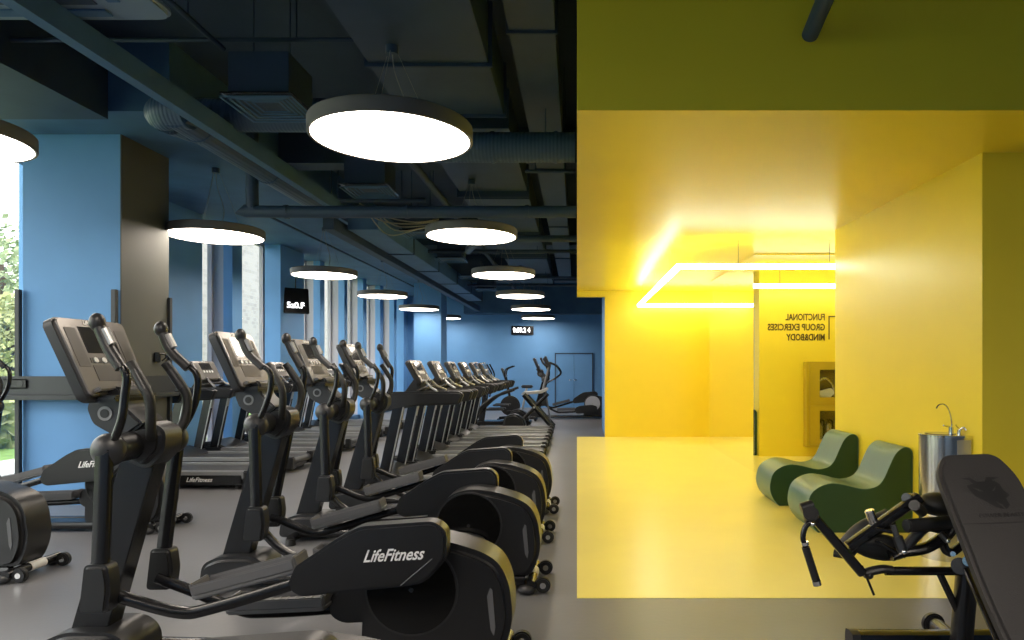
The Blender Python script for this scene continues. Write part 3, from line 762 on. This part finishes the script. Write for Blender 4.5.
def make_bike(label, loc):
    t = thing('exercise_bike', label, 'exercise bike', loc)
    obj('floor_bar', tube(bmesh.new(), [(-.5, -.25, .05), (-.5, .25, .05)], .04, smooth=False), 'black', t)
    obj('floor_bar', tube(bmesh.new(), [(.5, -.25, .05), (.5, .25, .05)], .04, smooth=False), 'black', t)
    obj('frame', tube(bmesh.new(), [(-.5, 0, .08), (0, 0, .12), (.5, 0, .08)], .04, seg=10), 'black', t)
    obj('flywheel_cover', cyl(bmesh.new(), (-.2, -.07, .42), (-.2, .07, .42), .27, seg=36, bev=.03), 'plastic', t)
    obj('seat_post', tube(bmesh.new(), [(.1, 0, .15), (.25, 0, .9)], .03, smooth=False), 'silver', t)
    obj('saddle', prism(bmesh.new(), round_poly([(.1, -.05), (.4, -.13), (.42, .13), (.1, .05)], .05), .9, .98, bev=.03, axis='z'), 'rubber', t)
    obj('handlebar_post', tube(bmesh.new(), [(-.2, 0, .6), (-.32, 0, 1.2)], .035, smooth=False), 'black', t)
    obj('handlebar', tube(bmesh.new(), [(-.1, -.22, 1.5), (-.3, -.24, 1.4), (-.33, -.15, 1.18), (-.33, .15, 1.18), (-.3, .24, 1.4), (-.1, .22, 1.5)], .018, seg=10), 'black', t)
    for q in (-1, 1):
        obj('pedal', box(bmesh.new(), -.28, -.16, q * .1, q * .2, .42 + q * .15, .45 + q * .15, bev=.008), 'plastic_grey', t)
    make_console(t, -.3, 1.2, -.4, 1.45, .14)
    return t
make_bike('exercise bike with looped handlebar behind the last treadmill', (-1.62, 18.6, 0))

t = thing('crossed_frame_trainer', 'black trainer on crossed legs with a silver saddle bar, end of the treadmill row', 'exercise machine', (-1.05, 16.5, 0))
for y in (-.24, .24):
    obj('leg', tube(bmesh.new(), [(-.42, y, .03), (.34, y, .82)], .045, seg=10, smooth=False, sq=.6), 'black', t)
    obj('leg', tube(bmesh.new(), [(.48, y, .03), (-.22, y, .82)], .06, seg=10, smooth=False, sq=.6), 'black', t)
    obj('pivot_bolt', cyl(bmesh.new(), (.03, y - .07, .52), (.03, y + .07, .52), .025), 'silver', t)
obj('cross_bar', tube(bmesh.new(), [(.48, -.3, .04), (.48, .3, .04)], .035, smooth=False), 'black', t)
obj('cross_bar', tube(bmesh.new(), [(-.42, -.3, .04), (-.42, .3, .04)], .035, smooth=False), 'black', t)
obj('saddle', prism(bmesh.new(), round_poly([(-.3, .80), (.2, .84), (.36, .93), (.34, .99), (.15, .91), (-.25, .88)], .03), -.12, .12, bev=.02), 'silver', t)
obj('mast', tube(bmesh.new(), [(.22, 0, .88), (.36, 0, 1.4), (.40, 0, 1.6)], .035, seg=12), 'tray', t)
obj('support_post', tube(bmesh.new(), [(.42, 0, .05), (.28, 0, 1.0)], .02, seg=10, smooth=False), 'tray', t)
obj('handlebar', tube(bmesh.new(), [(.4, -.22, 1.58), (.56, -.25, 1.5), (.66, -.24, 1.33), (.52, -.2, 1.2), (.34, -.08, 1.1)], .022, seg=10), 'black', t)
obj('handlebar', tube(bmesh.new(), [(.4, .22, 1.58), (.56, .25, 1.5), (.66, .24, 1.33), (.52, .2, 1.2), (.34, .08, 1.1)], .022, seg=10), 'black', t)
obj('console', box(bmesh.new(), .30, .36, -.15, .15, 1.45, 1.75, bev=.02, rot=Matrix.Rotation(R(-20), 3, 'Y')), 'plastic', t)

# ------------------------------------------------------------------ green lounge chairs
def make_lounge(label, loc):
    t = thing('lounge_chair', label, 'chair', loc, 0, 'green wave lounge chairs')
    pts = [(.10, 0), (.035, .09), (.01, .20), (.035, .33), (.10, .40), (.20, .437), (.31, .425), (.42, .395), (.50, .388), (.585, .415), (.64, .48), (.69, .60), (.735, .70), (.785, .752), (.83, .762), (.862, .735), (.87, .68), (.868, .50), (.868, .25), (.868, 0)]
    sm = []
    P = [Vector(p) for p in pts]
    for i in range(len(P)):
        a, b2, c, d2 = P[max(i - 1, 0)], P[i], P[min(i + 1, len(P) - 1)], P[min(i + 2, len(P) - 1)]
        if i >= len(P) - 1 or i >= 16: sm.append((b2.x, b2.y)); continue
        for k in range(4):
            u = k / 4
            v = .5 * ((2 * b2) + (c - a) * u + (2 * a - 5 * b2 + 4 * c - d2) * u * u + (3 * b2 - a - 3 * c + d2) * u ** 3)
            sm.append((v.x, max(0, v.y)))
    W = .57
    sm = [(a_ * 1.09, b_) for a_, b_ in sm]
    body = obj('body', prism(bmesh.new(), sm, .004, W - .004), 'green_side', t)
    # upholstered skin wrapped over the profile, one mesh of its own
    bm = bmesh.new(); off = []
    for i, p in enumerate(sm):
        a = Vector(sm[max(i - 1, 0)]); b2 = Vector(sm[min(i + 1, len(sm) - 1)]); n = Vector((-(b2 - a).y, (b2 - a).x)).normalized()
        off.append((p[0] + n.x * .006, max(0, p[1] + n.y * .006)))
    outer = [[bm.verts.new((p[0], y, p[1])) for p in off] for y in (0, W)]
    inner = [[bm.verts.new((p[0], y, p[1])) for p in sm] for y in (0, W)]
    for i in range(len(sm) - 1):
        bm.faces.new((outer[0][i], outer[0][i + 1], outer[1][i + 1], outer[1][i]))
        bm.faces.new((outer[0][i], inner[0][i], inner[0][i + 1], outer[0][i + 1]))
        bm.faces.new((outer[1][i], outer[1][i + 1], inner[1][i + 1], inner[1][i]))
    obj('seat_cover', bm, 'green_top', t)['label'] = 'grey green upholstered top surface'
    return t
c1 = make_lounge('green wave shaped lounge chair nearer to us, beside the water fountain', (2.06, 6.13, .003))
c2 = dup(c1, (2.06, 7.31, .003), None, 'green wave shaped lounge chair farther back, next to the lettered wall')

# ------------------------------------------------------------------ drinking fountain
t = thing('drinking_fountain', 'stainless steel drinking fountain against the yellow wall behind the bench', 'drinking fountain', (2.88, 5.38, .003))
out = [(.135, -.17), (.135, .17)] + [(.17 * math.cos(a) * 1.0, .17 * math.sin(a)) for a in [PI / 2 + PI * k / 24 for k in range(25)]]
obj('body', prism(bmesh.new(), out, 0, .945, axis='z'), 'steel', t)
bm = bmesh.new()
o2 = [(a * 1.03 if a < .1 else a, b2 * 1.03) for a, b2 in out]
prism(bm, o2, .945, .965, axis='z', bev=.004); obj('basin_rim', bm, 'chrome', t)
obj('basin', cyl(bmesh.new(), (-.02, 0, .955), (-.02, 0, .968), .11, seg=32), 'screen', t)
obj('side_panel', box(bmesh.new(), .02, .125, -.174, -.168, .1, .93), 'silver', t)
tp = obj('gooseneck_tap', tube(bmesh.new(), [(.04, -.05, .965), (.045, -.05, 1.06), (.02, -.05, 1.16), (-.02, -.05, 1.20), (-.06, -.05, 1.19), (-.075, -.05, 1.165)], .006, seg=10), 'chrome', t)
bm = cyl(bmesh.new(), (.04, -.05, .965), (.04, -.05, 1.02), .018, seg=16); tube(bm, [(.04, -.05, 1.02), (-.03, -.07, 1.035)], .006, smooth=False); obj('tap_lever', bm, 'chrome', tp)
bm = cyl(bmesh.new(), (.1, -.06, .965), (.1, -.06, 1.0), .018, seg=16); tube(bm, [(.1, -.06, 1.0), (.12, -.08, 1.02), (.135, -.09, 1.0)], .009); tube(bm, [(.1, -.06, 1.0), (.06, -.08, 1.04)], .005, smooth=False)
obj('bubbler_tap', bm, 'chrome', t)

# ------------------------------------------------------------------ lettering and hose cabinet on the hidden side of the block (seen in the mirror)
t = thing('wall_lettering', 'dark lettering naming group exercises, seen mirrored in the tall mirror', 'lettering', (4.11, 7.995, 1.97))
for i, (s_, wid) in enumerate((('FUNCTIONAL', .65), ('GROUP EXERCISES', .95), ('MIND&BODY', .64))):
    o_ = text_obj('text_line', s_, .15, 'text_dark', t, (0, .001, .335 - i * .167), (R(90), 0, R(180)), ext=.001, bold=.004)
    o_.scale[0] = wid / o_.dimensions.x
bm = bmesh.new(); box(bm, .055, .075, 0, .004, -.03, .36); box(bm, .055, .30, 0, .004, .34, .36); obj('bracket_line', bm, 'text_dark', t)
t = thing('fire_hose_cabinet', 'yellow fire cabinet with glazed doors, seen in the mirror beside the rear chair', 'cabinet', (4.08, 7.996, .17))
bm = bmesh.new(); w, h = .33, 1.40
box(bm, -w, w, 0, .02, 0, h)
for a in ((-w, -w + .05, 0, h), (w - .05, w, 0, h), (-w + .05, w - .05, 0, .05), (-w + .05, w - .05, h - .05, h), (-w + .05, w - .05, .68, .74)):
    box(bm, a[0], a[1], .02, .16, a[2], a[3], bev=.004)
obj('case', bm, 'ochre', t)
for z0, z1 in ((.05, .68), (.74, h - .05)):
    bm = bmesh.new(); x0, x1 = -w + .05, w - .05
    box(bm, x0, x0 + .16, .16, .175, z0, z1); box(bm, x1 - .05, x1, .16, .175, z0, z1); box(bm, x0 + .16, x1 - .05, .16, .175, z0, z0 + .08); box(bm, x0 + .16, x1 - .05, .16, .175, z1 - .08, z1)
    dr = obj('door', bm, 'ochre', t)
    obj('pane', box(bmesh.new(), x0 + .16, x1 - .05, .165, .169, z0 + .08, z1 - .08), 'glass', dr)
    obj('label_plate', box(bmesh.new(), x1 - .045, x1 + .03, .175, .18, (z0 + z1) / 2 - .04, (z0 + z1) / 2 + .04), 'red', dr)
obj('back_panel', box(bmesh.new(), -.12, w - .05, .022, .03, .05, h - .05), 'text_dark', t)
hr = thing('fire_hose', 'white folded fire hose inside the upper half of the cabinet', 'hose', (4.08, 8.07, 1.1))
obj('coil', tube(bmesh.new(), [(-.1, 0, -.12), (-.13, 0, .1), (0, 0, .2), (.13, 0, .08), (.16, 0, -.1)], .018), 'chrome', hr)
obj('folded_hose', prism(bmesh.new(), round_poly([(-.12, -.02), (.1, .04), (.15, -.04), (.06, -.14), (-.1, -.1)], .03), -.03, .04, bev=.01), 'hose', hr)
for i, x in enumerate((4.0, 4.14)):
    e = thing('fire_extinguisher', ('left' if i else 'right') + ' of two pale fire extinguishers in the lower cabinet half as mirrored', 'fire extinguisher', (x, 8.07, .22), 0, 'fire extinguishers in the cabinet')
    bm = cyl(bmesh.new(), (0, 0, 0), (0, 0, .34), .05, seg=20, bev=.02); obj('bottle', bm, 'steel', e)
    obj('valve', cyl(bmesh.new(), (0, 0, .34), (0, 0, .40), .018), 'black', e)
    obj('nozzle_hose', tube(bmesh.new(), [(0, 0, .39), (.06, 0, .37), (.065, 0, .2), (.06, 0, .08)], .01), 'black', e)

# ------------------------------------------------------------------ adjustable bench machine at right
YM = 3.35
t = thing('weight_bench', 'black adjustable weight bench with leg mechanism in front of the yellow area', 'weight bench', (1.9, YM, 0))
def L_(v): return Vector(v) - Vector((1.9, YM, 0))
def A(px, py, Y=YM): return L_(at(px, py, Y))
# backrest pad
top = Vector((1.90, 3.33, 1.06)); bot = Vector((1.94, 2.70, .22)); d = (top - bot); Lp = d.length; d.normalize()
nrm = Vector((0, -d.z, d.y)); xs = d.cross(nrm).normalized(); nrm = xs.cross(d).normalized(); rot = Matrix((xs, d, nrm)).transposed()
out = round_poly([(-.19, 0), (.19, 0), (.19, Lp), (-.19, Lp)], [.02, .02, .07, .07], 8)
out = round_poly([(-.17, .0), (.17, .0), (.2, Lp * .35), (.19, Lp - .12), (.13, Lp), (-.13, Lp), (-.19, Lp - .1), (-.195, Lp * .35)], [.03, .03, .1, .06, .05, .05, .05, .1], 6)
pad = obj('backrest_pad', prism(bmesh.new(), out, -.03, .035, bev=.018, axis='z', seg=4), 'pad', t)
pad.matrix_local = Matrix.Translation(L_(bot)) @ rot.to_4x4()
obj('seam', box(bmesh.new(), -.186, .186, Lp - .365, Lp - .360, .034, .0362), 'emblem', pad)
# horned bull emblem printed on the pad
E = [(-1, .95), (-.55, 1.0), (-.3, .72), (.1, .72), (.25, 1.0), (.9, .95), (.45, .8), (.75, .55), (.8, .15), (1.0, -.15), (.75, -.35), (.8, -.75), (.55, -1.0), (.45, -.7), (.2, -.5), (.5, -1.0), (.1, -.85), (-.3, -.45), (-.6, -.2), (-.8, .2), (-.85, .5), (-.5, .6), (-.62, .82)]
bm = bmesh.new(); f = bm.faces.new([bm.verts.new((a * .098 - .0, Lp - .215 + b2 * .083, .0357)) for a, b2 in E])
bmesh.ops.triangulate(bm, faces=[f]); obj('bull_emblem', bm, 'emblem', pad)
for (pa, pb) in ((((-.62, .38)), (-.15, .1)), ((.22, .1), (.55, .45))):
    x0, y0 = pa; x1, y1 = pb
    bm = bmesh.new(); vs = [(x0, y0), ((x0 + x1) / 2, (y0 + y1) / 2 - .12), (x1, y1), ((x0 + x1) / 2 + .03, (y0 + y1) / 2 + .03)]
    bm.faces.new([bm.verts.new((a * .098, Lp - .215 + b2 * .083, .0362)) for a, b2 in vs]); obj('emblem_eye', bm, 'pad', pad)
text_obj('lettering', 'POWER BEASTS', .026, 'emblem', pad, (.02, Lp - .325, .0357), (0, 0, 0), ext=.0005, align='CENTER', bold=.0006, sx=1.15)
obj('pad_frame', prism(bmesh.new(), [(-.07, .02), (.07, .02), (.07, Lp - .2), (-.07, Lp - .2)], -.07, -.03, bev=.01, axis='z'), 'black', pad)
# posts and base
obj('main_post', tube(bmesh.new(), [A(968, 562), A(960, 656)], .047, seg=18, smooth=False, sq=.3), 'black', t)
bm = tube(bmesh.new(), [A(852, 640, 3.55), A(1060, 640, 3.55)], .05, seg=16, smooth=False, sq=.4); bs = obj('floor_tube', bm, 'black', t)
obj('end_cap', tube(bmesh.new(), [A(849, 640, 3.55), A(857, 640, 3.55)], .054, seg=16, smooth=False, sq=.4), 'plastic', bs)
bm = tube(bmesh.new(), [A(935, 625, 3.88), L_((1.97, 3.4, .05)), L_((1.9, 2.2, .05))], .045, seg=16, smooth=False); fb = obj('floor_tube', bm, 'black', t)
p = at(935, 625, 3.88); obj('wheel_flange', cyl(bmesh.new(), L_(p), L_(p + Vector((0, .04, 0))), .062, seg=24, bev=.008), 'plastic', fb)
obj('front_foot', tube(bmesh.new(), [L_((1.6, 2.2, .05)), L_((2.2, 2.2, .05))], .045, smooth=False), 'black', t)
obj('horizontal_tube', tube(bmesh.new(), [A(885, 571), A(965, 571)], .021, seg=14, smooth=False), 'black', t)
obj('brace', tube(bmesh.new(), [A(939, 572), A(958, 612)], .017, seg=12, smooth=False), 'black', t)
bm = tube(bmesh.new(), [A(863, 574), A(872, 571), A(883, 569), A(892, 570)], .026, seg=12, sx=.8); sphere(bm, A(868, 575), .025, .03, .02); obj('clamp_joint', bm, 'plastic', t)
obj('pivot_plate', cyl(bmesh.new(), A(960, 566, 3.30), A(960, 566, 3.37), .04, seg=24, bev=.006), 'black', t)
bm = tube(bmesh.new(), [A(966, 570, 3.28), L_((1.765, 2.86, .34))], .014, seg=12, smooth=False); pr = obj('prop_rod', bm, 'black', t)
bm = cyl(bmesh.new(), A(968, 561, 3.26), A(968, 561, 3.29), .024, seg=20); obj('rod_eye', bm, 'chrome', pr)
bm = tube(bmesh.new(), [A(950, 527), A(943, 538), A(945, 549), A(951, 553)], .022, seg=12); obj('curved_bracket', bm, 'black', t)
bm = tube(bmesh.new(), [A(953, 552), A(966, 540), A(972, 522)], .03, seg=12, sx=.6); obj('pad_support', bm, 'black', t)
obj('bolt', cyl(bmesh.new(), A(953, 554, 3.28), A(953, 554, 3.36), .012), 'chrome', t)
# leg mechanism
obj('long_tube', tube(bmesh.new(), [A(848, 547), A(919, 497)], .030, seg=12, smooth=False, sq=.7, sx=.85), 'black', t)
rp = obj('foam_roller', tube(bmesh.new(), [A(846, 549, 3.45), A(862, 532, 3.45), A(890, 518, 3.45)], .05, seg=16), 'rubber', t)
bm = sphere(bmesh.new(), A(880, 547, 3.42), .15, .05, .066, rot=Matrix.Rotation(R(8), 3, 'Y')); obj('curved_pad', bm, 'rubber', t)
bm = tube(bmesh.new(), [A(890, 556), A(900, 552), A(925, 548), A(945, 536), A(952, 527)], .038, seg=12, sx=.7); obj('lower_plate', bm, 'black', t)
bm = tube(bmesh.new(), [A(900, 555), A(912, 540), A(926, 527), A(940, 528), A(948, 524)], .026, seg=12); obj('cam_bracket', bm, 'plastic', t)
bm = cyl(bmesh.new(), A(906, 526, 3.25), A(950, 522, 3.33), .032, seg=20, bev=.006); obj('cross_tube', bm, 'plastic', t)
obj('pivot_tube', cyl(bmesh.new(), A(914, 505, 3.25), A(922, 512, 3.33), .026, seg=18, bev=.004), 'plastic', t)
obj('pivot_tube', cyl(bmesh.new(), A(906, 498, 3.35), A(916, 498, 3.45), .024, seg=18, bev=.004), 'black', t)
bm = sphere(bmesh.new(), A(938, 504, 3.42), .10, .09, .058); obj('round_pad', bm, 'rubber', t)
bm = cyl(bmesh.new(), A(875, 527, 3.36), A(869, 510, 3.36), .023, seg=18, bev=.004); obj('weight_horn', bm, 'steel', t)
bm = tube(bmesh.new(), [A(893, 525, 3.28), A(898, 540, 3.26)], .015, seg=10, smooth=False); cyl(bm, A(897, 536, 3.26), A(903, 552, 3.24), .024, seg=16, bev=.004)
kn = obj('adjustment_knob', bm, 'plastic', t); obj('knob_bolt', sphere(bmesh.new(), A(904, 552, 3.22), .012), 'chrome', kn)
obj('thin_lever', tube(bmesh.new(), [A(876, 529, 3.28), A(892, 532, 3.28)], .009, smooth=False), 'black', t)
obj('thin_lever', tube(bmesh.new(), [A(876, 541, 3.28), A(898, 553, 3.28)], .009, smooth=False), 'black', t)
bm = cyl(bmesh.new(), A(940, 533, 3.27), A(948, 541, 3.25), .016, seg=14); obj('locking_bolt', bm, 'plastic', t)
obj('bolt_head', sphere(bmesh.new(), A(948, 541, 3.24), .011), 'chrome', t)
# lever with hanging grip
lv = obj('lever_bar', tube(bmesh.new(), [A(807, 509, 3.3), A(862, 573, 3.3)], .029, seg=12, smooth=False, sq=.7, sx=.8), 'black', t)
obj('lever_cap', cyl(bmesh.new(), A(801, 509, 3.3), A(813, 505, 3.3), .028, seg=16, bev=.004), 'plastic', lv)
bm = tube(bmesh.new(), [A(850, 556, 3.4), A(834, 553, 3.44)], .02, seg=12, smooth=False); obj('roller_end', bm, 'rubber', t)
hd = obj('grip_handle', tube(bmesh.new(), [A(813, 520, 3.25), A(806, 526, 3.24), A(803, 536, 3.24), A(805, 546, 3.24), A(817, 584, 3.24)], .013, seg=12), 'black', t)
obj('grip', tube(bmesh.new(), [A(805.5, 547, 3.24), A(816, 580, 3.24)], .019, seg=14, smooth=False), 'rubber', hd)
obj('chrome_band', tube(bmesh.new(), [A(804.6, 542, 3.24), A(805.4, 545, 3.24)], .017, seg=14, smooth=False), 'chrome', hd)
obj('chrome_band', tube(bmesh.new(), [A(816.2, 580.5, 3.24), A(817.6, 585, 3.24)], .0205, seg=14, smooth=False), 'chrome', hd)
bm = cyl(bmesh.new(), A(811, 513, 3.24), A(811, 519, 3.30), .036, seg=20, bev=.005); pv = obj('lever_pivot', bm, 'plastic', t)
obj('bolt_head', sphere(bmesh.new(), A(813, 524, 3.21), .011), 'chrome', pv)
obj('pull_pin', tube(bmesh.new(), [A(862, 566, 3.28), A(874, 595, 3.28)], .006, smooth=False), 'black', t)

# ------------------------------------------------------------------ world and render settings
w = bpy.data.worlds.new('world'); SC.world = w; w.use_nodes = True
nt = w.node_tree; bg = nt.nodes['Background']
tc = nt.nodes.new('ShaderNodeTexCoord'); sep = nt.nodes.new('ShaderNodeSeparateXYZ'); rp_ = nt.nodes.new('ShaderNodeValToRGB')
rp_.color_ramp.elements[0].color = (.6, .6, .58, 1); rp_.color_ramp.elements[0].position = .0
rp_.color_ramp.elements[1].color = (.97, .95, .93, 1); rp_.color_ramp.elements[1].position = .5
nt.links.new(tc.outputs['Generated'], sep.inputs[0]); nt.links.new(sep.outputs['Z'], rp_.inputs[0]); nt.links.new(rp_.outputs[0], bg.inputs[0])
bg.inputs[1].default_value = 3.0
sd = bpy.data.lights.new('sun', 'SUN'); sd.energy = .6; sd.angle = R(20); sun = bpy.data.objects.new('sun', sd); COL.objects.link(sun)
sun.rotation_euler = (R(30), R(38), 0)   # soft high light on the outdoors
# portals guide the daylight through the two glazed bays
for (x, y0, y1, z0, z1) in ((-7.55, -3, 9.3, .05, 4.5), (-6.6, 10.9, 24.1, .12, 4.0)):
    ld = bpy.data.lights.new('window_daylight_portal', 'AREA'); ld.shape = 'RECTANGLE'; ld.size = z1 - z0; ld.size_y = y1 - y0
    ld.cycles.is_portal = True
    lo = bpy.data.objects.new('window_daylight_portal', ld); COL.objects.link(lo)
    lo.location = (x, (y0 + y1) / 2, (z0 + z1) / 2); lo.rotation_euler = (0, R(-90), 0)
vs = SC.view_settings
vs.view_transform = 'Standard'; vs.look = 'None'; vs.gamma = 1; vs.use_curve_mapping = False
vs.exposure = 1.12
